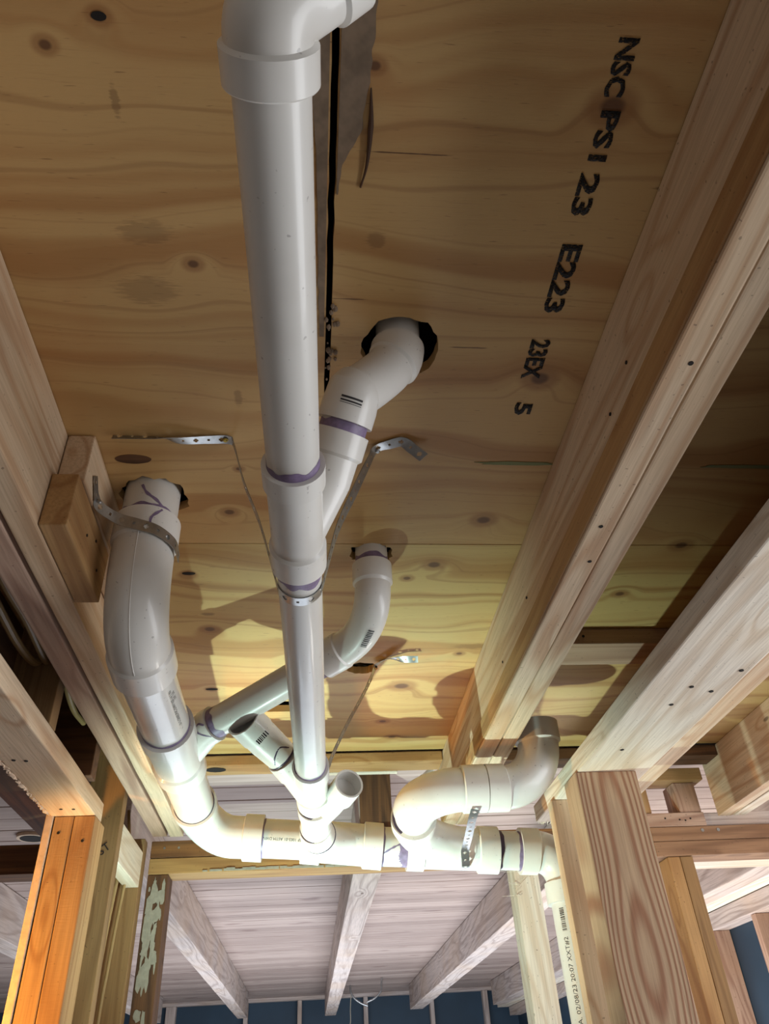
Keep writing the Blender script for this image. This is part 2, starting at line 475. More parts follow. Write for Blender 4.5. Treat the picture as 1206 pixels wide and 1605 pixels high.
# plank ceiling of the far room and of the side rooms, boards 4.6 in wide
bm = bmesh.new()
y = 88.5
while y < 352:
    wdt = 5.3
    dz = .06*noise.noise(Vector((y, 2, 3)))
    box_bm(-140, 110, y, y+wdt-.22, 32.15+dz, 33.2+dz, .16, 0, 'X', 0, bm)
    y += wdt
struct(finish('ceiling', bm, planks(), origin=(0, 88.39, 32)))
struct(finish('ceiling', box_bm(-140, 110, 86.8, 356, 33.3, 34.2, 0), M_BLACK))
struct(finish('ceiling', box_bm(52, 140, FRONT, 88, 32.1, 33.2, 0), w_('ply2', 'X')))
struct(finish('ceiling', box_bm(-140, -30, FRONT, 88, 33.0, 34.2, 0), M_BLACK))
struct(finish('floor', box_bm(-145, 115, -60, 356, -62.0, -61.0, 0), M_CONC))
# far wall: dark sheathing
struct(finish('wall_back', box_bm(-145, 115, 348.5, 352, -61, 33.2, 0), M_NAVY))
struct(finish('wall_right', box_bm(81.5, 84, 96, 350, -61, 33, 0), M_NAVY))
struct(finish('wall_left', box_bm(-143, -140, -60, 352, -61, 34, 0), w_('grey', 'Y')))
struct(finish('wall_side', box_bm(84, 87, -60, 96, -61, -34, 0), M_CONC))

# far wall framing
board('wall_top_plate', -100, 81, 345, 348.4, 30.9, 32.1, 'grey', 'X', 'long pale top plate running along the dark blue far wall', 'plate')
fw = [(-51.8, 'pale double-width stud at left end of the blue far wall', 3.6), (-23.8, 'pale far wall stud ending beneath the left old joist tip', 1.6),
      (-3.5, 'pale far wall stud left of the middle old joist', 1.6), (21.8, 'pale far wall stud behind the hanging wires', 1.6),
      (47.5, 'pale far wall stud under tip of the right old joist', 1.6), (68.7, 'pale far wall stud nearest the right room corner', 1.9)]
for x, lb, w in fw:
    board('wall_stud', x-w/2, x+w/2, 345.2, 348.4, -60.9, 30.85, 'grey', 'Z', lb, 'stud', 'studs of the far blue wall')

# ================================================================ CEILING JOISTS
def joist(name, x0, x1, y0, y1, z0, z1, mat, label, nails=(), wob=.05, cat='joist', group=None):
    o = board(name, x0, x1, y0, y1, z0, z1, mat, 'Y', label, cat, group, wob=wob, bev=.13)
    return o
G1 = 'doubled floor joists under the plywood'
j = joist('floor_joist', -16.0, -14.5, FRONT, 92.9, 24.75, 31.98, 'fir', 'left fir joist facing the bay, with two blocks nailed to its side', group=G1)
joist('floor_joist', -17.95, -16.3, FRONT, 92.9, 24.8, 31.98, 'pink', 'rough pinkish joist doubled on the outer side of left joist', group=G1)
j = joist('floor_joist', 15.5, 17.05, FRONT, 91.9, 24.75, 31.98, 'fir', 'right fir joist with large face beside the black stamps', group=G1)
b = box_bm(15.36, 15.5, FRONT, 91.9, 24.9, 26.55, .04, 30, 'Y', .03)
finish('facing_strip', b, w_('tan', 'Y'), j)['label'] = 'rough-sawn darker lower strip of joist face'
nail_heads(j, [(16.2, 33, 24.74), (16.6, 36.5, 24.74), (16.5, 21, 24.74)], 'Z', .12)
nail_heads(j, [(15.47, 24, 28.2), (15.47, 27, 27.6), (15.47, 46, 28.0), (15.47, 55, 27.4)], 'X', .1)
joist('floor_joist', 17.15, 18.65, FRONT, 91.9, 24.8, 31.98, 'fir', 'second ply of right joist, with rough pinkish underside', group=G1)
joist('floor_joist', 32.1, 33.7, FRONT, 92.9, 24.8, 31.98, 'fir', 'inner joist ply directly above the wide flat pale plank', group=G1)
joist('floor_joist', 34.1, 35.5, FRONT, 92.9, 24.75, 31.98, 'pale', 'narrow pale joist edge along right side of wide flat plank', group=G1)
j = joist('floor_joist', 49.3, 51.0, FRONT, 91.5, 24.75, 31.98, 'fir', 'far right joist with broad wavy grained face', group=G1, wob=.03)
joist('floor_joist', 51.25, 52.85, FRONT, 91.5, 24.75, 31.98, 'pale', 'outer ply of the far right doubled joist', group=G1)
# wide flat plank hung on the posts
pl = board('flat_beam_plank', 23.3, 29.85, FRONT, 80.0, 21.6, 23.25, 'pale', 'Y', 'wide pale plank laid flat on the two posts, end splintered', 'beam', wob=.04, bev=.14)
nail_heads(pl, [(26.6, 47.5, 21.58), (28.4, 48.3, 21.58), (26.3, 50.5, 21.58), (25.6, 59.5, 21.58), (27.2, 66, 21.58), (29.1, 45.0, 21.58)], 'Z', .16)
bm = bmesh.new()
for i in range(26):                                   # splinters at the torn end
    x = 23.5+random.random()*2.4; L = .4+random.random()*1.0; w = .05+random.random()*.05
    z = 21.75+random.random()*.5; dx = (random.random()-.5)*.5
    v = [bm.verts.new(q) for q in ((x-w, 79.9, z), (x+w, 79.9, z), (x, 79.9, z+.12), (x+dx, 80+L*.6, z-L*.45))]
    for f in ((0, 1, 3), (1, 2, 3), (2, 0, 3), (0, 2, 1)): bm.faces.new([v[k] for k in f])
finish('splinters', bm, w_('pale', 'Y'), pl)
board('packing_plank', 27.3, 34.0, FRONT, 79.0, 23.27, 24.73, 'fir', 'Y', 'packing plank between the flat beam plank and the joist above', 'plank')

# blocks on the left joist
b1 = board('joist_block', -14.45, -12.9, 33.9, 47, 28.42, 31.95, 'fir', 'Y', 'upper lumber block nailed to left joist against plywood', 'block', 'blocks on the left joist')
b2 = board('joist_block', -14.45, -13.0, 33.2, 41.2, 24.8, 28.35, 'tan', 'Y', 'lower lumber block on left joist, showing scribbled underside', 'block', 'blocks on the left joist')
nail_heads(b2, [(-12.98, 36.5, 26.5), (-12.98, 38.2, 27.3), (-12.98, 39.4, 26.0)], 'X', .09)
# flat blocking between right joist and flat plank
bk = board('flat_blocking', 18.7, 32.05, 57.8, 61.9, 30.45, 31.97, 'pink', 'X', 'flat pinkish blocking between right joist and flat plank beam', 'block')
nail_heads(bk, [(23.9, 57.78, 31.2)], 'Y', .12)
# backer at the end of the plywood
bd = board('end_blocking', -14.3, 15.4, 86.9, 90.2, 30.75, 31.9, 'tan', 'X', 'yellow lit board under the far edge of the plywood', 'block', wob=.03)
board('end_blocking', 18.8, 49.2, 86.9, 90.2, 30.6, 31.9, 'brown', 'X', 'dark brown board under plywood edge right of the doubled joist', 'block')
board('torn_strip', .8, 10.5, 91.2, 92.0, 31.0, 31.5, 'pale', 'X', 'thin broken pale strip just beyond the plywood end', 'strip')

# ================================================================ OLD BEAM AND OLD JOISTS
board('wall_plate_beam', -18.0, 41, 93, 96.6, 22.6, 24.4, 'rustic', 'X', 'upper dark old plate crossing behind the white drain pipe', 'beam', wob=.05)
bm_o = board('wall_plate_beam', -18.0, 41, 93, 96.6, 20.9, 22.55, 'ply2', 'X', 'lower old plate with pale paint line along its bottom edge', 'beam', wob=.05)
bm = bmesh.new()
for i in range(70):
    x = -12+i*.52+random.random()*.3; L = .3+random.random()*.9
    box_bm(x, x+L*1.2, 92.86+random.random()*.05, 93.02, 20.96+random.random()*.03, 21.1+random.random()*.2, 0, bm=bm)
finish('paint_residue', bm, M_PAINT, bm_o)['label'] = 'flaking pale paint line along the lower edge'
nail_heads(bm_o, [(-16.5, 92.97, 23.6), (-14.9, 92.97, 23.6)], 'Y', .13, M_GALV)
# right-hand continuation
pr_ = board('wall_plate_beam', 41.1, 75, 93, 96.6, 22.5, 24.1, 'cedar', 'X', 'upper brown plate right of the posts with screw heads', 'beam')
nail_heads(pr_, [(47.6, 92.97, 23.6), (49.6, 92.97, 23.6)], 'Y', .2, M_GALV)
board('wall_plate_beam', 41.1, 75, 93, 96.6, 20.8, 22.45, 'cedar', 'X', 'lower orange-brown plate above the leaning brown stud at right', 'beam')
board('window_sill_plate', 36.2, 48.4, 93, 96.4, 24.15, 25.75, 'pink', 'X', 'light plate with nail holes under the small framed opening', 'plate')
board('window_sill_plate', 48.5, 75, 93.4, 96.4, 24.15, 25.75, 'grey', 'X', 'greyish plate running right from beneath the far right joist', 'plate')
nail_heads(C.objects['window_sill_plate'], [(x_, 92.98, z_) for x_, z_ in ((43.3, 25.1), (45.1, 24.9), (45.8, 24.8), (46.5, 25.0))], 'Y', .1)
board('frame_stud', 38.3, 41.9, 93.2, 96.4, 25.8, 29.4, 'tan', 'Z', 'short stud left of the small bright framed opening', 'stud', 'short studs beside the framed opening')
board('frame_stud', 45.5, 48.3, 93.2, 96.4, 25.8, 29.4, 'pink', 'Z', 'short reddish stud right of the small bright framed opening', 'stud', 'short studs beside the framed opening')
board('window_header', 36.5, 49.2, 92.2, 95.4, 29.45, 30.95, 'tan', 'X', 'head piece closing top of the small framed opening', 'plate')
board('window_sill_plate', 42, 75, 97, 101, 20.9, 22.5, 'pale', 'X', 'bright pine plate behind the orange-brown right plate', 'plate')

G2 = 'old joists of the far room'
def oldj(x0, x1, y0, y1, lb, mat='grey', zb=24.45):
    return board('old_joist', x0, x1, y0, y1, zb, 32.05, mat, 'Y', lb, 'joist', G2, wob=.06, bev=.15)
oldj(-25.2, -21.7, 96.8, 325, 'left old greyish joist of the far room, descending to lower left')
mj = oldj(5.9, 9.9, 94.4, 333, 'middle old greyish joist straight below the white pipe')
oldj(36.7, 41.4, 97, 326, 'right old joist of far room, meeting the cracked stud')
oldj(67.5, 72, 97, 326, 'farthest right old joist, mostly hidden behind cracked stud')
oldj(-56.5, -52, 97, 326, 'old joist in the left room, seen left of orange stud')
board('joist_end_cap', 5.95, 9.85, 94.1, 94.38, 24.5, 31.9, 'brown', 'Z', 'dark brown sawn end of the middle joist above the pipe', 'joist')

# ================================================================ STUDS AND POSTS
st = board('beam_stud', 23.5, 26.4, 93.2, 96.4, -60.9, 20.85, 'pale', 'Z', 'split pale stud under right end of the old beam', 'stud')
bm = bmesh.new()
for i in range(9):
    z = 20.2-i*.35-random.random()*.2; x = 23.5+random.random()*2.0; L = .8+random.random()*1.4; a = random.random()*1.6-.4
    p0 = Vector((x, 93.1, z)); p1 = p0+Vector((-math.cos(a)*L, -.25, -math.sin(a)*L-.3))
    sweep_bm([p0, p1], [(0, .035), (-.01, .01)], 5, bm=bm)
finish('splinters', bm, w_('pale', 'Z'), st)
board('post', 23.05, 28.6, 64.7, 68.2, -60.9, 21.58, flame_post(), 'Z', 'wide front post with bold brown flame grain', 'post')
board('post', 22.95, 28.5, 72.4, 73.9, -60.9, 21.58, 'fir', 'Z', 'plain tan post just behind the flame-grained front post', 'post')
board('wall_stud', 42.4, 43.9, 93.2, 96.6, -60.9, 20.75, 'tan', 'Z', 'orange-brown left ply of the stud right of the flame-grained post', 'stud', 'doubled brown stud at right')
board('wall_stud', 43.95, 45.5, 93.2, 96.6, -60.9, 20.75, 'dun', 'Z', 'darker right ply of the doubled brown stud at right', 'stud', 'doubled brown stud at right')
# right side wall framing
board('wall_top_plate', 77.25, 81.4, 97, 344, 22.1, 24.85, 'grey', 'Y', 'pale top plate along the dark right wall', 'plate', wob=.04)
board('rim_board', 72.8, 76.5, 97, 344, 26.3, 32, 'pink', 'Y', 'pinkish rim board above the dark right wall', 'joist')
board('rim_strip', 72.8, 77.2, 97, 344, 24.9, 26.25, 'pale', 'Y', 'bright pine strip under the pinkish rim board', 'plate')
for y0, lb in ((142.5, 'brown stud on dark right wall nearest frame edge'), (160, 'brown stud on dark right wall behind the doubled stud'),
               (190, 'thin stud deeper along the dark right wall')):
    board('wall_stud', 78.0, 81.4, y0, y0+1.6, -60.9, 22.05, 'pink', 'Z', lb, 'stud', 'studs of the dark right wall')

# ---- left partition wall
hd = board('partition_plate', -22.2, -18.5, FRONT, 71.6, 20.5, 22.1, 'fir', 'Y', 'low plate along the left wall resting on the orange stud', 'plate', wob=.03)
bm = bmesh.new()
for i in range(90):
    yy = 44+i*.29; r = .12+.22*random.random()
    t = bmesh.new(); bmesh.ops.create_icosphere(t, subdivisions=1, radius=r)
    for v in t.verts: v.co = Vector((v.co.x*.8-22.35+random.uniform(-.1, .1), v.co.y*1.5+yy, v.co.z*.7+20.65+random.uniform(-.15, .1)))
    tm = bpy.data.meshes.new('t'); t.to_mesh(tm); t.free(); bm.from_mesh(tm); bpy.data.meshes.remove(tm)
finish('plaster_crumbs', bm, M_PLASTER, hd)['label'] = 'whitish plaster crumbs on the outer edge'
nail_heads(hd, [(-19.9, 67.5, 20.48), (-20.9, 67.4, 20.48), (-20.5, 56, 20.48), (-21.3, 55.8, 20.48)], 'Z', .14)
s1 = board('partition_stud', -21.85, -20.25, 69.3, 72.9, -60.9, 20.45, 'tan', 'Z', 'left ply of the stud glowing orange, long crack beside it', 'stud', 'orange lit doubled stud')
s2 = board('partition_stud', -20.2, -18.45, 69.3, 72.9, -60.9, 20.45, 'tan', 'Z', 'right ply of the stud glowing orange, paper-wrinkled face', 'stud', 'orange lit doubled stud')
nail_heads(s1, [(-21.3, 69.28, 19.1)], 'Y', .12); nail_heads(s2, [(-19.2, 69.28, 18.4)], 'Y', .12)
board('drywall_edge', -22.6, -21.95, 69.2, 73, -60.9, 20.9, M_PLASTER, 'Z', 'peach lit broken drywall edge left of orange stud', 'drywall')
board('partition_stud', -23.5, -22.9, 73.2, 75.0, -60.9, 18.2, 'rustic', 'Z', 'narrow orange-brown strip behind the broken drywall edge', 'stud')
sb = board('partition_stud', -21.9, -18.4, 78.2, 79.8, -60.9, 31.9, 'dun', 'Z', 'stamped stud behind the orange stud, pale edge lit', 'stud', 'studs of the left partition')
board('partition_stud', -21.9, -18.4, 91.0, 92.8, -60.9, 24.2, 'dun', 'Z', 'stud at the end of the left partition beside old beam', 'stud', 'studs of the left partition')
board('partition_stud', -22.0, -18.5, 53.2, 54.8, 22.15, 31.9, 'dun', 'Z', 'short cripple stud standing on the low left plate', 'stud')
board('partition_block', -19.9, -18.4, 79.9, 90.9, 19.15, 22.7, 'pale', 'Y', 'pale wood block set between two studs of left partition', 'block')
ps = board('painted_stud', -18.0, -15.75, 93.1, 96.4, -60.9, 20.85, 'brown', 'Z', 'dark stud with peeling pale green paint beneath old beam', 'stud')
bm = bmesh.new()
for i in range(60):
    z = 19.5-abs(random.gauss(0, 1))*6.5; x = -16.9+random.uniform(-.75, .8); rx = .08+random.random()*.3; rz = .2+random.random()*1.0
    lp = rag(x, z, rx, rz, 12, .3, i)
    lp = [(min(max(a, -17.8), -15.85), c) for a, c in lp]
    f = [bm.verts.new((a, 93.05-.001*i, c)) for a, c in lp]; bm.faces.new(f)
r = bmesh.ops.extrude_face_region(bm, geom=bm.faces[:])
for v in [g for g in r['geom'] if isinstance(g, bmesh.types.BMVert)]: v.co.y += .04
fl = finish('paint_flakes', bm, M_PAINT, ps); fl['label'] = 'patches of peeling pale green paint'; fl['kind'] = 'stuff'
# left room: beam going left, dark back board and framing over the plate
board('wall_plate_beam', -75, -23.3, 93, 96.6, 21.4, 24.5, 'rustic', 'X', 'rough brown beam crossing left room beyond the orange stud', 'beam', wob=.05)
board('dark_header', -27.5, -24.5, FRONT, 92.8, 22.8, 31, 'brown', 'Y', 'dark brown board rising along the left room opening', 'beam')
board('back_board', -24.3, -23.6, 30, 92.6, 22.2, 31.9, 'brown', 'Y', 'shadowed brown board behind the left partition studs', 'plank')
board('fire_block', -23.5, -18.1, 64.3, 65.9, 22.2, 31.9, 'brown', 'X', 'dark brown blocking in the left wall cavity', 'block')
board('back_board', -23.5, -22.2, 76, 92.6, -60.9, 24.2, 'tan', 'Z', 'tan board backing the partition studs behind the cables', 'plank')

# vent ring in the left room ceiling
v = empty('ceiling_vent_ring', (-39.6, 117.5, 32.1), 'small round white-rimmed hole in the left room plank ceiling', 'vent')
tube('rim', [(-39.6, 117.5, 32.2), (-39.6, 117.5, 31.7)], 2.1, M_PLASTER, v, 32)
tube('opening', [(-39.6, 117.5, 31.75), (-39.6, 117.5, 31.66)], 1.65, M_BLACK, v, 32)

# ================================================================ CABLES
def cable(name, pts, r, label, mat=M_CABLE, group='cables in the left partition'):
    o = tube(name, curve_pts(pts, 8), r, mat, None, 10); tag(o, label, 'cable', group); return o
cable('cable', [(-20.2, 34, 27.2), (-20.4, 45, 26.5), (-20.5, 49.6, 26.4), (-20.2, 52.4, 26.5), (-19.9, 52.9, 27.6)], .3, 'thick tan cable looping in the dark gap at left edge')
cable('cable', [(-18.9, 30, 27.2), (-19.1, 41, 26.5), (-19.1, 46, 26.5), (-19.5, 52.4, 26.6), (-19.4, 52.8, 27.6)], .24, 'thinner tan cable next to the rough pinkish joist')
cable('cable', [(-19.0, 55.2, 27.2), (-19.2, 58, 26.5), (-19.5, 61.3, 26.5), (-19.4, 64, 26.6)], .24, 'tan cable running deeper along the rough pinkish joist')
cable('cable', [(-20.9, 88, 26.5), (-20.3, 88, 24), (-19.8, 88.2, 22.5), (-20.2, 88.4, 19.5), (-20.6, 88.4, 12), (-20.9, 88.6, 0), (-20.9, 88.6, -60)], .2, 'tan cable dropping behind the pale partition block')
cable('cable', [(-20.2, 89, 26.7), (-19.7, 89, 24), (-19.3, 89.2, 22.5), (-19.6, 89.4, 19), (-20.0, 89.4, 12), (-20.3, 89.6, 0), (-20.3, 89.6, -60)], .16, 'thin cable beside the one behind the partition block')
# wires hanging in the far room
cable('hanging_wire', [(24.8, 300, 32), (24.5, 300, 30.4), (24.2, 300, 28.2), (22, 300, 26.2), (19.3, 300, 25.2)], .32, 'loose grey wire hanging from the far plank ceiling', M_GALV, 'wires under the far ceiling')
cable('hanging_wire', [(14.7, 318, 32), (14.9, 318, 30.0), (16.2, 318, 28.0), (18.6, 318, 26.4), (20.8, 318, 25.6)], .36, 'dark wire loop left of the far wall stud', M_GALV, 'wires under the far ceiling')
cable('hanging_wire', [(14.9, 318, 29), (14.6, 318, 25), (14.4, 318, 20.5), (12.4, 318, 18.6), (14.5, 318, 17.2), (17, 318, 18.0), (18, 318, 20.2)], .16, 'thin white curled wire end before the blue wall', M_PAINT, 'wires under the far ceiling')

# ================================================================ DRAIN PIPEWORK (solvent-welded: one rigid assembly)
DP = empty('drain_pipework', (0, 76.5, 18), 'white plastic drain pipework hanging below the plywood, joints smeared with purple primer', 'pipework')
R2, H2, B2 = 1.19, 1.42, 1.30          # 2 in pipe, hub and fitting body radii
R3, H3, B3 = 1.75, 2.05, 1.88
def ring_(parent, p, d, r, w=.38, mat=None, seed=0):
    """wobbly purple primer band around a pipe at p, axis d"""
    d = Vector(d).normalized(); p = Vector(p)
    u = d.cross(Vector((0, 0, 1)) if abs(d.z) < .9 else Vector((1, 0, 0))).normalized(); v = d.cross(u)
    b = bmesh.new(); n = 48; A, B = [], []
    for i in range(n):
        a = 2*math.pi*i/n; q = u*math.cos(a)+v*math.sin(a)
        j_ = w*(1+.7*noise.noise(Vector((math.cos(a)*2, math.sin(a)*2, seed*3.3))))
        A.append(b.verts.new(p+q*(r+.012)-d*max(.08, j_))); B.append(b.verts.new(p+q*(r+.03)+d*.05))
    for i in range(n): b.faces.new((A[i], A[(i+1) % n], B[(i+1) % n], B[i]))
    o = finish('primer_band', b, mat or M_PURPLE, parent); o['label'] = 'purple primer smear'
    for f in o.data.polygons: f.use_smooth = True
    return o
def gap_(parent, p, d, r):
    """thin dark cement bead where pipe enters a hub"""
    d = Vector(d).normalized(); p = Vector(p)
    b = sweep_bm([p-d*.02, p+d*.05], [(0, r+.08)], 40)
    o = finish('cement_bead', b, M_PURPLE_D, parent); o['label'] = 'dark purple cement line'; return o
def V3(*a): return Vector(a)
# --- centre 2 in line
cA, cB = V3(-1.32, 9.4, 23.62), V3(0.0, 59.2, 20.55)
cd = (cB-cA).normalized()
def cen(y): return cA + cd*((y-cA.y)/cd.y)
p = tube('pipe', [cen(8.4), cen(26.6)], R2, M_PIPE, DP); p['label'] = 'nearest long two inch pipe length'
ring_(p, cen(25.7), cd, R2, .55, seed=1); ring_(p, cen(9.97), cd*-1, R2, .08, seed=2); gap_(p, cen(25.62), cd, R2)
# top elbow (leaves the frame, bends up to the right)
pth = [cen(10.0), cen(8.85)] + arc(cen(8.75), -cd, V3(-.3, 7.75, 24.75), (.8, -.35, .55), 12) + [V3(.75, 7.25, 25.5)]
e = tube('elbow_fitting', pth, B2, M_FIT, DP, prof=[(0, H2-.02), (.06, H2+.03), (1.1, H2+.03), (1.2, B2), (-1.0, B2), (-.9, H2+.02)])
e['label'] = 'elbow at the very top of the photo'
# wye A with branch going up right
yA0, yA1 = 25.6, 32.9
wy = tube('wye_fitting', [cen(yA0), cen(yA1)], B2, M_FIT, DP, prof=[(0, H2+.03), (1.2, H2+.03), (1.3, B2), (-1.75, B2), (-1.6, H2+.03)],
          extra=lambda b: sweep_bm([cen(31.0), V3(.68, 29.1, 24.6), V3(1.41, 27.6, 26.5)], [(0, B2-.12), (-1.3, B2-.05), (-1.15, H2)], 36, bm=b))
wy['label'] = 'wye on the centre line under the big hole'
bd_ = (V3(1.41, 27.6, 26.5)-V3(.68, 29.1, 24.6)).normalized()
p = tube('pipe', [V3(1.1, 28.2, 25.7), V3(1.8, 26.9, 27.5)], R2, M_PIPE, wy)
ring_(wy, V3(1.42, 27.58, 26.52), bd_*-1, R2, .5, seed=4)
sB = V3(1.56, 27.3, 26.88)
pth = [sB, sB+bd_*.8] + curve_pts([sB+bd_*1.5, (3.0, 26.6, 29.15), (3.95, 26.6, 30.3), (4.45, 26.5, 31.5), (4.6, 26.4, 34.6)], 7)
e = tube('elbow_fitting', pth, B2, M_FIT, DP, prof=[(0, H2), (1.7, H2), (1.9, B2), (-4.2, B2), (-4.05, H2+.02), (-2.9, H2+.02), (-2.8, R2)])
e['label'] = 'elbow rising into the large ragged hole'
# pipe below wye A down to lower wye
p = tube('pipe', [cen(32.0), cen(59.4)], R2, M_PIPE, DP); p['label'] = 'long middle length of the centre pipe'
ring_(p, cen(33.0), cd*-1, R2, .75, seed=6); ring_(p, cen(58.7), cd, R2, .3, seed=7); gap_(p, cen(58.75), cd, R2)
# lower wye 1 with left stub
L0, L1 = V3(-.02, 58.7, 20.58), V3(.27, 65.5, 19.97)
b1p = [V3(.1, 64.4, 20.1), V3(-1.35, 60.6, 20.95), V3(-2.2, 59.5, 21.6)]
w1 = tube('wye_fitting', [L0, L1], B2, M_FIT, DP, prof=[(0, H2+.02), (1.7, H2+.02), (1.8, B2), (-1.8, B2), (-1.7, H2)],
          extra=lambda b: sweep_bm(b1p, [(0, B2-.1), (-1.6, B2-.05), (-1.5, H2-.05)], 36, bm=b))
w1['label'] = 'lower wye with branch to the left'
gap_(w1, V3(-.02, 58.72, 20.58), cd, R2)
dl = (V3(-4.9, 57.0, 23.4)-V3(-2.3, 59.4, 21.7)).normalized()
q0 = V3(-2.25, 59.45, 21.65)
ring_(w1, q0, dl*-1, R2, .35, seed=9); gap_(w1, q0, dl, R2)
e = tube('coupling_fitting', [q0+dl*.1, q0+dl*2.9, V3(-4.95, 56.7, 23.35)+Vector((-.25, -.5, .1))], B2, M_FIT, DP,
         prof=[(0, B2-.05), (2.0, B2+.06), (2.6, B2+.06), (2.75, H2), (-.01, H2)], hollow=.16)
e['label'] = 'open stub with a small barcode, pointing left'
# lower wye 2 with small right stub
M0, M1 = V3(.29, 66.1, 19.88), V3(.55, 71.6, 19.35)
b2p = [V3(.4, 70.2, 19.5), V3(1.8, 65.2, 19.5), V3(2.9, 62.2, 20.0), V3(3.1, 61.6, 20.1)]
w2 = tube('wye_fitting', [M0, M1], B2, M_FIT, DP, prof=[(0, H2), (1.6, H2), (1.7, B2), (-1.0, B2), (-.9, H2)],
          extra=lambda b: sweep_bm(b2p, [(0, .92), (-2.1, .95), (-2.0, 1.2)], 32, bm=b, hollow=.16))
w2['label'] = 'lowest wye with an open stub to the right'
M0b = V3(.29, 66.15, 19.88)
tube('pipe', [V3(.26, 65, 20.0), V3(.31, 67, 19.8)], R2, M_PIPE, w2)
gap_(w2, M0+V3(0, -.02, 0), cd, R2+.04)
gap_(w1, V3(.27, 65.5, 19.97), cd, R2+.02)
# --- horizontal 3 in line
def hz(x): return V3(x, 76.5, 20.3-(x+8.23)*.0762 if x < 6 else 18.95-(x-6)*.062)
hd_ = (hz(12)-hz(-4)).normalized()
# left 3 in riser, elbow and run
def lf(y): return V3(-10.6, y, 22.35-(y-44)*.011)
pth = [V3(-10.5, 39.75, 35.2), V3(-10.5, 39.7, 29.4)]
p = tube('pipe', pth, R3, M_PIPE, DP); p['label'] = 'short three inch riser through the left hole'
ring_(p, V3(-10.5, 39.7, 29.7), V3(0, 0, -1), R3, .5, seed=11)
pth = [V3(-10.5, 39.7, 29.75), V3(-10.5, 39.7, 27.9)] + arc(V3(-10.5, 39.7, 27.6), (0, 0, -1), V3(-10.6, 43.2, 22.6), (0, 1, -.1), 16) + [lf(45.3)]
e = tube('elbow_fitting', pth, B3, M_FIT, DP, prof=[(0, H3), (1.75, H3), (1.95, B3+.02), (-2.15, B3+.02), (-2.0, H3), (-.02, H3)])
e['label'] = 'large glossy elbow below the left hole'
sm = bmesh.new()
lfp = pth
def seam_tube(b, off):
    mid = [Vector(q) + off for q in pth[2:]]
    sweep_bm(mid, [(0, .035)], 6, bm=b)
b = bmesh.new(); cx = []
for i, q in enumerate(pth[1:-1]):
    t = (Vector(pth[min(i+2, len(pth)-1)])-Vector(pth[i])).normalized(); n_ = Vector((1, 0, 0)).cross(t); n_ = -n_ if n_.y > 0 else n_
    cx.append(Vector(q)+n_.normalized()*(B3+.0))
sweep_bm(cx, [(0, .045)], 6, bm=b)
finish('mould_line', b, M_FIT, e)
p = tube('pipe', [lf(44.5), lf(56.0)], R3, M_PIPE, DP); p['label'] = 'three inch pipe printed with small lettering'
ring_(p, lf(54.2), (0, 1, 0), R3, .35, seed=12); gap_(p, lf(54.3), (0, 1, 0), R3)
# wye on the left run, branch to the diagonal pipe
dgA, dgB = V3(-7.6, 57.7, 23.7), V3(.9, 51.6, 26.0)
dg = (dgB-dgA).normalized()
w3 = tube('wye_fitting', [lf(54.2), lf(63.2)], B3, M_FIT, DP, prof=[(0, H3), (2.0, H3), (2.2, B3), (-2.2, B3), (-2.0, H3)],
          extra=lambda b: sweep_bm([V3(-10.4, 61.4, 22.3), dgA-dg*.5, dgA+dg*.15], [(0, B2), (-1.0, B2), (-.9, H2)], 36, bm=b))
w3['label'] = 'wye joining the diagonal pipe to left run'
p = tube('pipe', [dgA-dg*.3, dgB+dg*.6], R2, M_PIPE, DP); p['label'] = 'diagonal two inch pipe passing behind centre pipe'
ring_(p, dgA+dg*.25, dg*-1, R2, .6, seed=14); ring_(p, dgB, dg, R2, .6, seed=15)
# elbow at the small hole
pth = [dgB, dgB+dg*1.4] + arc(dgB+dg*1.7, dg, V3(4.35, 46.1, 29.3), (0, -.05, 1), 16) + [V3(4.35, 46.05, 30.75)]
e = tube('elbow_fitting', pth, B2, M_FIT, DP, prof=[(0, H2), (1.7, H2), (1.85, B2), (-1.6, B2), (-1.45, H2+.03), (-.01, H2+.03)])
e['label'] = 'long sweep elbow with a barcode under small hole'
SW = pth
p = tube('pipe', [V3(4.35, 46.05, 30.4), V3(4.35, 46.05, 34.8)], R2, M_PIPE, DP)
ring_(p, V3(4.35, 46.05, 30.8), (0, 0, -1), R2, .5, seed=16)
p = tube('pipe', [lf(62.5), lf(73.6)], R3, M_PIPE, DP); p['label'] = 'three inch pipe on the lower left'
gap_(p, lf(72.0), (0, 1, 0), R3)
# elbow to horizontal
pth = [lf(72.0), lf(73.3)] + arc(lf(73.5), (0, 1, -.02), hz(-7.3), hd_, 14) + [hz(-4.45)]
e = tube('elbow_fitting', pth, B3, M_FIT, DP, prof=[(0, H3), (1.3, H3), (1.5, B3+.02), (-1.85, B3), (-1.75, H3+.05), (-.01, H3+.05)])
e['label'] = 'elbow turning left run into the horizontal pipe'
p = tube('pipe', [hz(-5), hz(.3)], R3, M_PIPE, DP); p['label'] = 'horizontal three inch pipe with faint print'
ring_(p, hz(-4.42), hd_*-1, R3, .12, seed=17)
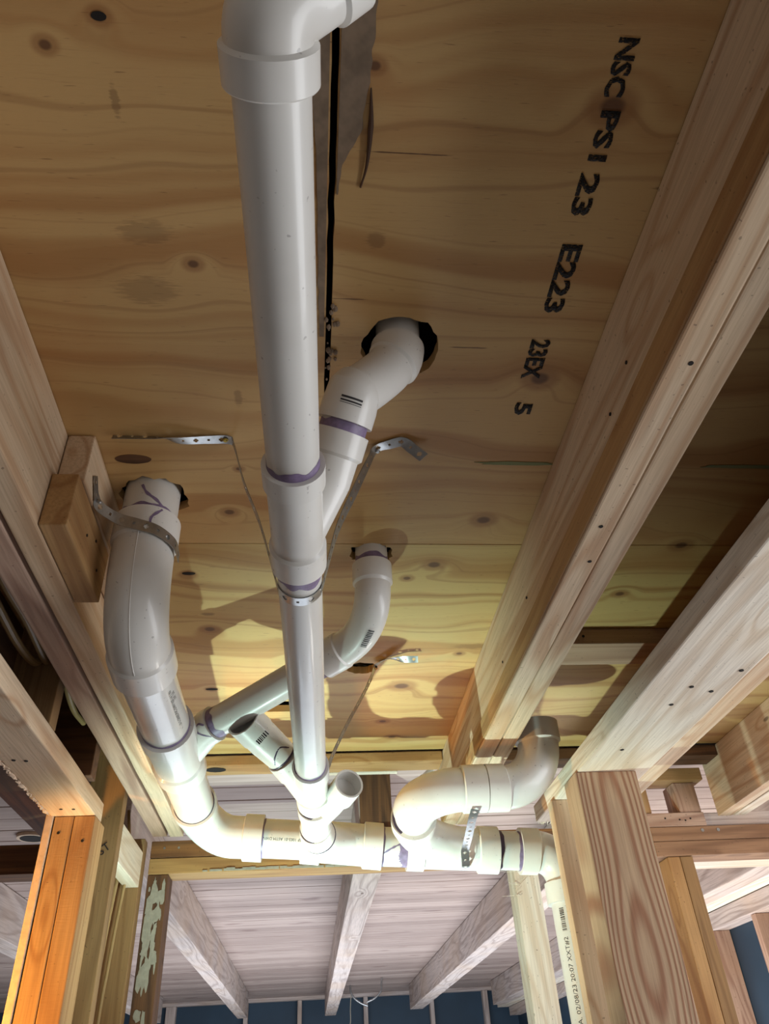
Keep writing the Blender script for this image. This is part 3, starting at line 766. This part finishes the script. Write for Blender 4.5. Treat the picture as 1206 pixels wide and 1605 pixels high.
# combo fitting taking the centre line
cmb = tube('combo_fitting', [hz(-.75), hz(6.85)], B3, M_FIT, DP, prof=[(0, H3+.04), (1.75, H3+.04), (1.85, B3), (-1.85, B3), (-1.75, H3+.04)],
           extra=lambda b: sweep_bm([V3(.45, 70.9, 19.3), V3(.6, 72.4, 19.2)]+arc(V3(.7, 72.8, 19.2), (.15, 1, -.05), V3(5.0, 76.5, 19.05), (1, .1, -.05), 12),
                                    [(0, H2+.02), (1.3, H2+.12), (1.5, 1.55), (-.5, 1.72)], 36, bm=b))
cmb['label'] = 'combo joining the centre line to horizontal pipe'
gap_(cmb, V3(.45, 70.92, 19.3), cd, R2+.1)
gap_(cmb, V3(.78, 73.0, 19.18), (.2, 1, -.03), 1.52)
p = tube('pipe', [hz(6.3), hz(9.8)], R3, M_PIPE, DP)
ring_(p, hz(9.2), hd_, R3, .75, seed=19); ring_(p, hz(6.88), hd_*-1, R3, .15, seed=20)
# wye taking the offset branch on the right
TA = V3(9.35, 70.6, 19.9)
cm2 = tube('combo_fitting', [hz(9.2), hz(17.95)], B3, M_FIT, DP, prof=[(0, H3+.04), (1.6, H3+.04), (1.7, B3), (-1.95, B3), (-1.85, H3+.08)],
           extra=lambda b: sweep_bm([TA, TA+V3(.15, 1.6, -.15)]+arc(TA+V3(.2, 1.9, -.2), (.15, 1, -.1), V3(15.4, 76.4, 18.45), (1, .12, -.05), 14),
                                    [(0, H3+.04), (1.5, H3+.04), (1.7, B3+.02), (-.5, B3)], 40, bm=b))
cm2['label'] = 'combo with a large branch curling to the right'
gap_(cm2, TA, (0, 1, 0), R3+.12)
pth = [TA+V3(.05, .5, 0), TA+V3(-.05, -.9, .15)] + arc(TA+V3(-.05, -1.1, .2), (-.02, -1, .25), V3(13.2, 67.2, 21.15), (1, 0, .03), 16) + [V3(15.4, 67.2, 21.2)]
e = tube('elbow_fitting', pth, B3, M_FIT, DP, prof=[(0, R3), (1.5, R3+.0), (1.6, B3+.06), (-2.1, B3), (-2.0, H3), (-.01, H3)])
e['label'] = 'big elbow curling back above the combo'
pth = [V3(15.5, 67.2, 21.2), V3(17.0, 67.2, 21.2)] + arc(V3(17.2, 67.2, 21.2), (1, 0, .03), V3(20.9, 66.9, 24.9), (.05, -.05, 1), 16) + [V3(20.9, 66.8, 26.9)]
e = tube('elbow_fitting', pth, B3, M_FIT, DP, prof=[(0, H3), (1.75, H3), (1.85, B3), (-1.9, B3), (-1.75, H3+.05), (-.01, H3+.05)], hollow=.2)
e['label'] = 'elbow pointing up at an open hub beside right joist'
tube('pipe', [V3(15.2, 67.2, 21.2), V3(15.7, 67.2, 21.2)], R3+.12, M_FIT, DP)
p = tube('pipe', [hz(17.2), hz(20.8)], R3, M_PIPE, DP)
ring_(p, hz(18.0), hd_*-1, R3, .3, M_PURPLE_D, seed=21); ring_(p, hz(20.2), hd_, R3, .35, seed=22)
pth = [hz(20.15), hz(21.6)] + arc(hz(21.8), hd_, V3(24.25, 76.5, 15.2), (0, 0, -1), 14) + [V3(24.25, 76.5, 13.3)]
e = tube('elbow_fitting', pth, B3, M_FIT, DP, prof=[(0, H3+.05), (1.7, H3+.05), (1.85, B3), (-1.9, B3), (-1.8, H3+.05), (-.01, H3+.05)])
e['label'] = 'elbow dropping behind the posts'
p = tube('pipe', [V3(24.25, 76.5, 13.6), V3(24.25, 76.5, -60.9)], R3, M_PIPE, DP); p['label'] = 'vertical drop pipe with printed date'
VP = p

# ---- prints on pipes: text or bars wrapped on a cylinder
def wrap_bm(src, c, d, r, right):
    """src verts in inches: x along axis, y around; c = centre of print on axis, right = outward normal"""
    d = Vector(d).normalized(); n = Vector(right); n = (n-d*n.dot(d)).normalized(); s = d.cross(n)
    for v in src.verts:
        a = v.co.y/r
        v.co = Vector(c)+d*v.co.x+(n*math.cos(a)-s*math.sin(a))*(r+.012)
def text_mesh(txt, size, bold=0.0):
    cu = bpy.data.curves.new('t', 'FONT'); cu.body = txt; cu.size = size; cu.align_x = 'CENTER'; cu.align_y = 'CENTER'
    cu.resolution_u = 2; cu.offset = bold
    o = bpy.data.objects.new('t', cu); C.objects.link(o)
    dg_ = bpy.context.evaluated_depsgraph_get(); me = bpy.data.meshes.new_from_object(o.evaluated_get(dg_))
    bpy.data.objects.remove(o); bpy.data.curves.remove(cu); return me
def print_on(parent, txt, size, c, d, r, right, mat=M_INK, flip=1):
    me = text_mesh(txt, size); b = bmesh.new(); b.from_mesh(me); bpy.data.meshes.remove(me)
    for v in b.verts: v.co.y *= flip
    wrap_bm(b, c, d, r, right)
    o = finish('printed_lettering', b, mat, parent); o['label'] = 'small dark printed lettering'; return o
def bars_on(parent, L, H, c, d, r, right, n=16):
    b = bmesh.new(); x = -L/2
    random.seed(int(L*100)+n)
    while x < L/2:
        w = random.choice((.03, .05, .08, .1)); m_ = 4
        for k_ in range(m_):
            y0 = -H/2+H*k_/m_; y1 = -H/2+H*(k_+1)/m_
            f = [b.verts.new(q) for q in ((x, y0, 0), (x+w, y0, 0), (x+w, y1, 0), (x, y1, 0))]; b.faces.new(f)
        x += w+random.choice((.04, .06, .09))
    wrap_bm(b, c, d, r, right)
    o = finish('barcode_print', b, M_INK, parent); o['label'] = 'black barcode print'; return o
toward = lambda p: -Vector(p).normalized()
c0 = V3(24.25, 76.5, 6.0)
nv = V3(-.75, -.66, 0)
print_on(VP, 'NSF-FPC-DWV  MADE IN U.S.A. 02/08/23 20:07 XXT#2', .62, V3(24.25, 76.5, 3.2), (0, 0, 1), R3, nv)
bars_on(VP, 1.9, .45, V3(24.25, 76.5, 11.9), (0, 0, 1), R3, nv)
LP = [o for o in DP.children if o.get('label') == 'three inch pipe printed with small lettering'][0]
c1 = lf(49.8)
nl = (toward(c1)+V3(.45, 0, .0)).normalized()
print_on(LP, 'PVC 1120 G SERIES PVC-DWV NSF-14 3 IN', .36, c1, (0, -1, 0), R3, nl)
print_on(LP, 'LOT  210', .3, lf(47.6), (0, -1, 0), R3, (nl+V3(.22, 0, 0)).normalized())
HP = [o for o in DP.children if o.get('label') == 'horizontal three inch pipe with faint print'][0]
print_on(HP, 'PVC NSF 1003-01 ASTM DWV 3', .36, hz(-2.2), -hd_, R3, toward(hz(-2.2)))
SWE = [o for o in DP.children if o.get('label') == 'long sweep elbow with a barcode under small hole'][0]
i_ = 9; cS = Vector(SW[i_]); dS = (Vector(SW[i_+1])-Vector(SW[i_-1])).normalized()
bars_on(SWE, 1.6, .45, cS, dS, B2+.05, (toward(cS)+V3(.35, 0, 0)).normalized())
ST = [o for o in DP.children if o.get('label') == 'open stub with a small barcode, pointing left'][0]
bars_on(ST, .9, .35, q0+dl*2.0, dl.cross(toward(q0)), 9, toward(q0))
EH = [o for o in DP.children if o.get('label') == 'elbow rising into the large ragged hole'][0]
cE = sB+bd_*1.0
bb = bars_on(EH, .4, 1.1, cE, bd_, H2, toward(cE))
# hand-smeared primer marks
def smear(parent, c, d, r, right, pts, w=.12, mat=M_PURPLE):
    b = bmesh.new(); P = curve_pts([(x, y, 0) for x, y in pts], 6); prev = None
    for i, p_ in enumerate(P):
        t = (P[min(i+1, len(P)-1)]-P[max(i-1, 0)]).normalized(); n_ = Vector((-t.y, t.x, 0)); ww = w*(.6+.5*noise.noise(p_*3))+.02
        a, bb_ = b.verts.new(p_+n_*ww), b.verts.new(p_-n_*ww)
        if prev: b.faces.new((prev[0], prev[1], bb_, a))
        prev = (a, bb_)
    wrap_bm(b, c, d, r, right)
    o = finish('primer_drip', b, mat, parent); o['label'] = 'purple primer drip'; return o
P_ = [o for o in DP.children if o.name.startswith('pipe')]
RS = [o for o in DP.children if o.get('label') == 'short three inch riser through the left hole'][0]
smear(RS, V3(-10.5, 39.7, 30.7), (0, 0, 1), R3, (.1, -1, 0), [(-.9, -1.2), (-.3, -.6), (.2, .1), (.9, .5)], .12)
smear(RS, V3(-10.5, 39.7, 30.7), (0, 0, 1), R3, (.6, -1, 0), [(-1.0, .9), (-.7, .1), (-.9, -.9)], .16)
EL = [o for o in DP.children if o.get('label') == 'large glossy elbow below the left hole'][0]
smear(EL, V3(-10.5, 39.7, 29.0), (0, 0, 1), H3, (.5, -1, 0), [(.6, -.3), (-.2, .3), (-1.0, .2), (-1.2, -.2)], .1)
smear(HP, hz(7.7), hd_, R3, toward(hz(7.7)), [(-.8, -.6), (0, -.1), (.7, .25), (1.3, .5)], .1)
smear(HP, hz(8.9), hd_, R3, toward(hz(8.9)), [(0, -1.6), (.1, -.6), (0, .5), (.15, 1.5)], .3)
smear(cmb, hz(3.2), hd_, B3, toward(hz(3)), [(-1.3, .1), (0, .0), (1.0, -.3), (1.3, -.9)], .03, M_PURPLE_D)
smear(ST, q0+dl*.9, dl, B2, toward(q0), [(-.4, -.9), (.3, -.3), (.0, .5), (-.5, .9)], .05, M_PURPLE_D)
smear(w3, dgA-dg*.2, dg, H2, toward(dgA), [(.3, -.8), (-.5, .1), (-.2, .6), (.3, .3)], .07)

# ================================================================ PERFORATED STRAP HANGERS
def strap(name, pts, normals, label, width=.75, holes=True, group='perforated metal hanger straps'):
    """thin galvanised strap following pts; normals give the face direction at each control point"""
    P = curve_pts(pts, 14); Q = curve_pts(normals, 14)
    cum = [0]
    for i in range(1, len(P)): cum.append(cum[-1]+(P[i]-P[i-1]).length)
    T = cum[-1]; step = .075; n = max(4, int(T/step)); b = bmesh.new()
    def at(L_, s):
        for i in range(1, len(P)):
            if s <= cum[i]+1e-9: return L_[i-1].lerp(L_[i], (s-cum[i-1])/max(1e-9, cum[i]-cum[i-1]))
        return L_[-1]
    rows = []; m_ = 8
    for i in range(n+1):
        s = T*i/n; c = at(P, s); t = (at(P, min(T, s+.05))-at(P, max(0, s-.05))).normalized(); nn = at(Q, s)
        nn = (nn-t*nn.dot(t)).normalized(); w = t.cross(nn)
        rows.append([b.verts.new(c+w*width*(k/m_-.5)) for k in range(m_+1)])
    for i in range(n):
        s = T*(i+.5)/n; ph = s % 1.5
        for k in range(m_):
            y = (k+.5)/m_-.5
            y *= width
            d1 = math.hypot(ph-.4, y); d2 = math.hypot(ph-1.15, y)
            if holes and (d1 < .155 or d2 < .085): continue
            b.faces.new((rows[i][k], rows[i+1][k], rows[i+1][k+1], rows[i][k+1]))
    bmesh.ops.delete(b, geom=[v_ for v_ in b.verts if not v_.link_faces], context='VERTS')
    f = b.faces[:]
    r = bmesh.ops.extrude_face_region(b, geom=f)
    b.normal_update()
    for v_ in [g for g in r['geom'] if isinstance(g, bmesh.types.BMVert)]: v_.co += v_.normal*.03
    o = finish(name, b, M_GALV); tag(o, label, 'strap', group); return o
def screw(parent, p, n, r=.17, mat=None):
    d = Vector(n).normalized(); p = Vector(p)
    o = finish('screw_head', sweep_bm([p, p+d*.09], [(0, r), (-.01, r*.6)], 14), mat or M_BRASS, parent); return o
Zc = 31.93
ys = 34.6; cc = cen(ys); rr = R2+.06
def circ(a): return cc+Vector((math.sin(a)*rr, 0, -math.cos(a)*rr))
def circn(a): return Vector((math.sin(a), 0, -math.cos(a)))
pts = [(-11.9, 33.9, Zc-.02), (-9.5, 33.9, Zc-.05), (-8, 33.95, Zc-.25), (-6.4, 34.0, Zc-.1), (-5.1, 34.05, Zc-.03), (-4.75, 34.1, 31.4), (-4.0, 34.2, 28.6), (-2.9, 34.4, 25.6)]
nrm = [(0, .9, -.4), (0, .8, -.5), (0, .25, -1), (0, .1, -1), (-.2, 0, -1), (-1, 0, -.3), (-1, 0, -.3), (-1, 0, -.3)]
for a in (-1.45, -1.0, -.5, 0, .5, 1.0, 1.45): pts.append(tuple(circ(a))); nrm.append(tuple(circn(a)))
pts += [(1.4, 34.7, 25.6), (2.5, 34.8, 28.6), (3.5, 34.9, 31.2), (3.9, 34.6, Zc-.08), (4.7, 34.2, Zc-.06), (5.5, 33.9, Zc-.1), (6.2, 34.4, Zc-.25), (6.9, 34.9, Zc-.45)]
nrm += [(1, -.2, -.3), (1, -.4, -.3), (1, -.3, -.4), (.4, 0, -1), (.0, -.05, -1), (0, -.1, -1), (.2, 0, -1), (.2, 0, -1)]
s_ = strap('hanger_strap', pts, nrm, 'perforated strap slung under the centre pipe, both ends on plywood')
screw(s_, (-5.3, 34.05, Zc-.05), (0, 0, -1)); screw(s_, (4.0, 34.75, Zc-.12), (0, 0, -1), mat=M_GALV)
# strap around left elbow
pts = [(-14.2, 36.9, 30.9), (-13.35, 36.0, 29.9), (-12.85, 35.9, 29.0), (-12.1, 36.6, 28.75), (-11.4, 37.2, 28.45), (-10.4, 37.45, 28.1), (-9.2, 37.85, 27.8), (-8.45, 38.9, 27.55), (-8.3, 40.0, 27.4)]
pts = [(-12.8, 35.2, 29.9), (-12.75, 36.0, 29.0), (-12.6, 36.5, 28.6), (-11.7, 37.35, 28.4), (-10.6, 37.55, 28.15), (-9.4, 37.85, 27.9), (-8.5, 38.9, 27.65), (-8.35, 40.2, 27.4)]
nrm = [(1, 0, 0), (1, -.1, 0), (.5, -1, 0), (-.3, -1, 0), (0, -1, -.1), (.5, -.9, 0), (1, -.4, 0), (1, .2, 0)]
s_ = strap('hanger_strap', pts, nrm, 'perforated strap wrapped round the big left elbow from the blocks')
screw(s_, (-12.65, 36.2, 28.8), (.6, -1, 0), mat=M_GALV)
# strap on the right elbow and combo
pts = [(14.15, 66.2, 19.1), (14.05, 67.6, 18.6), (14.15, 70.5, 18.0), (14.3, 73.5, 17.6), (14.4, 74.4, 17.0), (14.4, 74.6, 16.5), (14.4, 75.5, 16.3)]
nrm = [(0, -1, -.2), (0, -1, -.9), (0, -.6, -1), (0, -.7, -1), (0, -1, -.3), (0, -1, -.6), (0, -.2, -1)]
strap('hanger_strap', pts, nrm, 'perforated strap between the two big right fittings')
# long strap from the plywood down to the lower centre pipe
pts = [(9.6, 61.7, 31.1), (8.2, 61.9, 31.2), (6.9, 62.9, 31.7), (6.0, 64.0, 31.7), (5.5, 64.1, 30.5), (4.6, 63.6, 28.5), (3.2, 62.5, 25.6), (1.9, 61.4, 22.6), (1.4, 61.1, 21.2)]
nrm = [(0, -.6, -1), (0, -.5, -1)]
for i in range(2, len(pts)):                          # the strap hangs edge-on here
    t_ = Vector(pts[min(i+1, len(pts)-1)])-Vector(pts[i-1]); n_ = t_.cross(Vector((.05, .93, .40))).normalized()
    nrm.append(tuple(n_))
k_ = Vector(nrm[2])
for i in range(3, len(nrm)):
    if Vector(nrm[i]).dot(k_) < 0: nrm[i] = tuple(-Vector(nrm[i]))
    k_ = Vector(nrm[i])
nrm = nrm[:3]+[tuple(Vector(n_)*.85+Vector((0, -.93, -.40))*.42) for n_ in nrm[3:]]
s_ = strap('hanger_strap', pts, nrm, 'slack perforated strap from plywood down to lower wye', .7)
screw(s_, (6.0, 64.1, 31.6), (-.5, -.6, -1), .12, M_BLACK)

me = text_mesh('81ST', 1.0); b = bmesh.new(); b.from_mesh(me); bpy.data.meshes.remove(me)
for v_ in b.verts:
    x, y = v_.co.x*1.05, v_.co.y*1.1; c_, s__ = math.cos(.7), math.sin(.7)
    v_.co = Vector((-19.9+x*c_-y*s__, 78.16, 19.6+x*s__+y*c_))
finish('stamped_lettering', b, M_INK, sb)['label'] = 'small black stamp across the stud'
# ================================================================ DETAILS ON THE PLYWOOD
# rough glue remains on both sides of the long seam
def patch(name, loops, z, th, mat, label, cat):
    b = bmesh.new()
    for i, lp in enumerate(loops):
        f = [b.verts.new((x, y, z-.001*i)) for x, y in lp]; b.faces.new(f)
    r = bmesh.ops.extrude_face_region(b, geom=b.faces[:])
    for v_ in [g for g in r['geom'] if isinstance(g, bmesh.types.BMVert)]: v_.co.z += th
    o = finish(name, b, mat); tag(o, label, cat); return o
def edge_loop(xs, y0, y1, inner, n=50, amp=.12, seed=0):
    A = []
    for i in range(n+1):
        y = y0+(y1-y0)*i/n; t = i/n*(len(xs)-1); k = min(int(t), len(xs)-2); x = xs[k]+(xs[k+1]-xs[k])*(t-k)
        A.append((x+amp*noise.noise(Vector((y*1.7, seed, 0))), y))
    return [(inner, y0)]+A+[(inner, y1)]
patch('glue_residue', [edge_loop([2.0, 2.15, 2.25, 2.2, 2.05, 1.9, 1.2, .98], 8, 18.0, .95, seed=2)], 31.94, .05, M_GLUE, 'grey glue residue right of the long plywood seam', 'glue')
patch('glue_residue', [edge_loop([-.35, -.3, -.2, .0, .1, .15, .2, .3], 8, 26, .52, seed=5, amp=.1)], 31.95, .04, M_GLUE, 'narrow grey glue strip left of the long plywood seam', 'glue')
bm = bmesh.new()
sweep_bm(curve_pts([(2.2, 13.4, 31.93), (2.28, 14.8, 31.86), (2.22, 16.5, 31.86), (2.0, 17.6, 31.93)], 8), [(0, .03), (1.5, .12), (-.5, .05)], 8, bm=bm)
tag(finish('glue_bead', bm, w_('brown', 'Y')), 'dark hardened glue ridge beside the long seam', 'glue')
bm = bmesh.new()
for i in range(26):
    x = .85+random.gauss(0, .18); yy = 24+random.random()*6.3; r = .05+random.random()*.12
    t = bmesh.new(); bmesh.ops.create_icosphere(t, subdivisions=1, radius=r)
    for v_ in t.verts: v_.co = Vector((v_.co.x+x, v_.co.y*1.4+yy, v_.co.z*.7+31.95))
    tm = bpy.data.meshes.new('t'); t.to_mesh(tm); t.free(); bm.from_mesh(tm); bpy.data.meshes.remove(tm)
tag(finish('glue_crumbs', bm, M_GLUE), 'crumbly grey glue blobs near the seam end', 'glue')['kind'] = 'stuff'
# black stamped lettering, read along the joist direction
def stamp(txt, x, y0, y1, h, label):
    me = text_mesh(txt, 1.0, .035)
    b = bmesh.new(); b.from_mesh(me); bpy.data.meshes.remove(me)
    xs = [v_.co.x for v_ in b.verts]; yy = [v_.co.y for v_ in b.verts]
    x0_, x1_, ya, yb = min(xs), max(xs), min(yy), max(yy)
    for v_ in b.verts:
        u = (v_.co.x-x0_)/(x1_-x0_); w = (v_.co.y-ya)/(yb-ya)
        v_.co = Vector((x-h/2+w*h, y0+(y1-y0)*u, 31.965))
    r = bmesh.ops.extrude_face_region(b, geom=b.faces[:])
    for v_ in [g for g in r['geom'] if isinstance(g, bmesh.types.BMVert)]: v_.co.z += .03
    o = finish('stamped_lettering', b, M_STAMP); tag(o, label, 'stamp', 'black stamps on the plywood'); return o
stamp('NSC', 12.15, 11.0, 13.2, .85, 'black stamp nearest the top of photo beside right joist')
stamp('PS1', 12.3, 13.75, 15.9, .85, 'black stamp second from the top, below a knot')
stamp('23', 12.25, 16.45, 18.5, .95, 'black stamp with two large open digits')
stamp('E223', 12.4, 20.0, 24.0, 1.05, 'longest black stamp, four characters')
stamp('23EX', 12.3, 25.8, 28.6, 1.1, 'black stamp running into a knot ring')
stamp('5', 12.45, 30.5, 31.5, 1.05, 'small lone black stamp farthest from the top')
# chalk line
patch('chalk_mark', [rag(13.2, 35.9, 2.4, .16, 30, .2, 4, 3)], 31.97, .02, M_CHALK, 'faded green smear on plywood left of right joist', 'mark')
patch('chalk_mark', [rag(30.5, 35.9, 4.5, .16, 30, .2, 6, 3)], 31.97, .02, M_CHALK, 'faded green smear on plywood right of right joist', 'mark')
# plywood plug and football patches, nail points and staples
def plug(x, y, rx, ry, label, mat=None):
    patch('plywood_patch', [rag(x, y, rx, ry, 28, .02, x)], 31.975, .02, mat or w_('brown', 'X'), label, 'patch')
plug(-11.1, 36.0, 1.1, .42, 'dark red-brown oval patch near the left hole')
plug(1.3, 11.9, .28, .2, 'dark pinhole knot near the glue ridge', M_BLACK)
plug(-8.0, 11.5, .28, .16, 'dark knot hole at upper left of plywood', M_BLACK)
plug(-9.3, 48.9, .5, .2, 'black knot hole right of the big left elbow', M_BLACK)
plug(-9.6, 69.3, .6, .22, 'black knot hole below the diagonal pipe', M_BLACK)
patch('knot_hole', [rag(-10.9, 88.2, 1.15, .75, 26, .06, 2)], 30.70, .03, M_BLACK, 'dark oval hole in lit board beside lower left pipe', 'hole')
# foil showing inside the oval hole
bm = bmesh.new()
g = [[bm.verts.new((3.0+3.6*i/12, 64.6+2.2*j_/8, 33.0+.25*noise.noise(Vector((i*1.3, j_*1.1, 2))))) for j_ in range(9)] for i in range(13)]
for i in range(12):
    for j_ in range(8): bm.faces.new((g[i][j_], g[i+1][j_], g[i+1][j_+1], g[i][j_+1]))
tag(finish('foil_scrap', bm, plain('crumpled_foil', (.75, .74, .72), .25, 1.0)), 'crumpled foil showing in the oval hole', 'foil')
bm = bmesh.new()
g = [[bm.verts.new((-5.2+4.4*i/12, 73.2+1.9*j_/6, 33.2+.2*noise.noise(Vector((i*.9, j_*1.1, 7))))) for j_ in range(7)] for i in range(13)]
for i in range(12):
    for j_ in range(6): bm.faces.new((g[i][j_], g[i+1][j_], g[i+1][j_+1], g[i][j_+1]))
tag(finish('board_above', bm, w_('brown', 'X')), 'brown board showing through the rectangular slot', 'board')
# small white junction clip near the right joist end
cl = empty('conduit_clip', (14.3, 84.3, 25), 'small ribbed white conduit end beside the right joist end', 'conduit')
tube('conduit', curve_pts([(13.4, 92, 29.8), (14.0, 92.2, 30.6), (14.9, 92.4, 31.4)], 4), .55, M_FIT, cl, 16, prof=[(0, .6), (.2, .6), (.22, .5), (.5, .5), (.52, .62), (.8, .62), (.82, .5), (-.01, .5)])
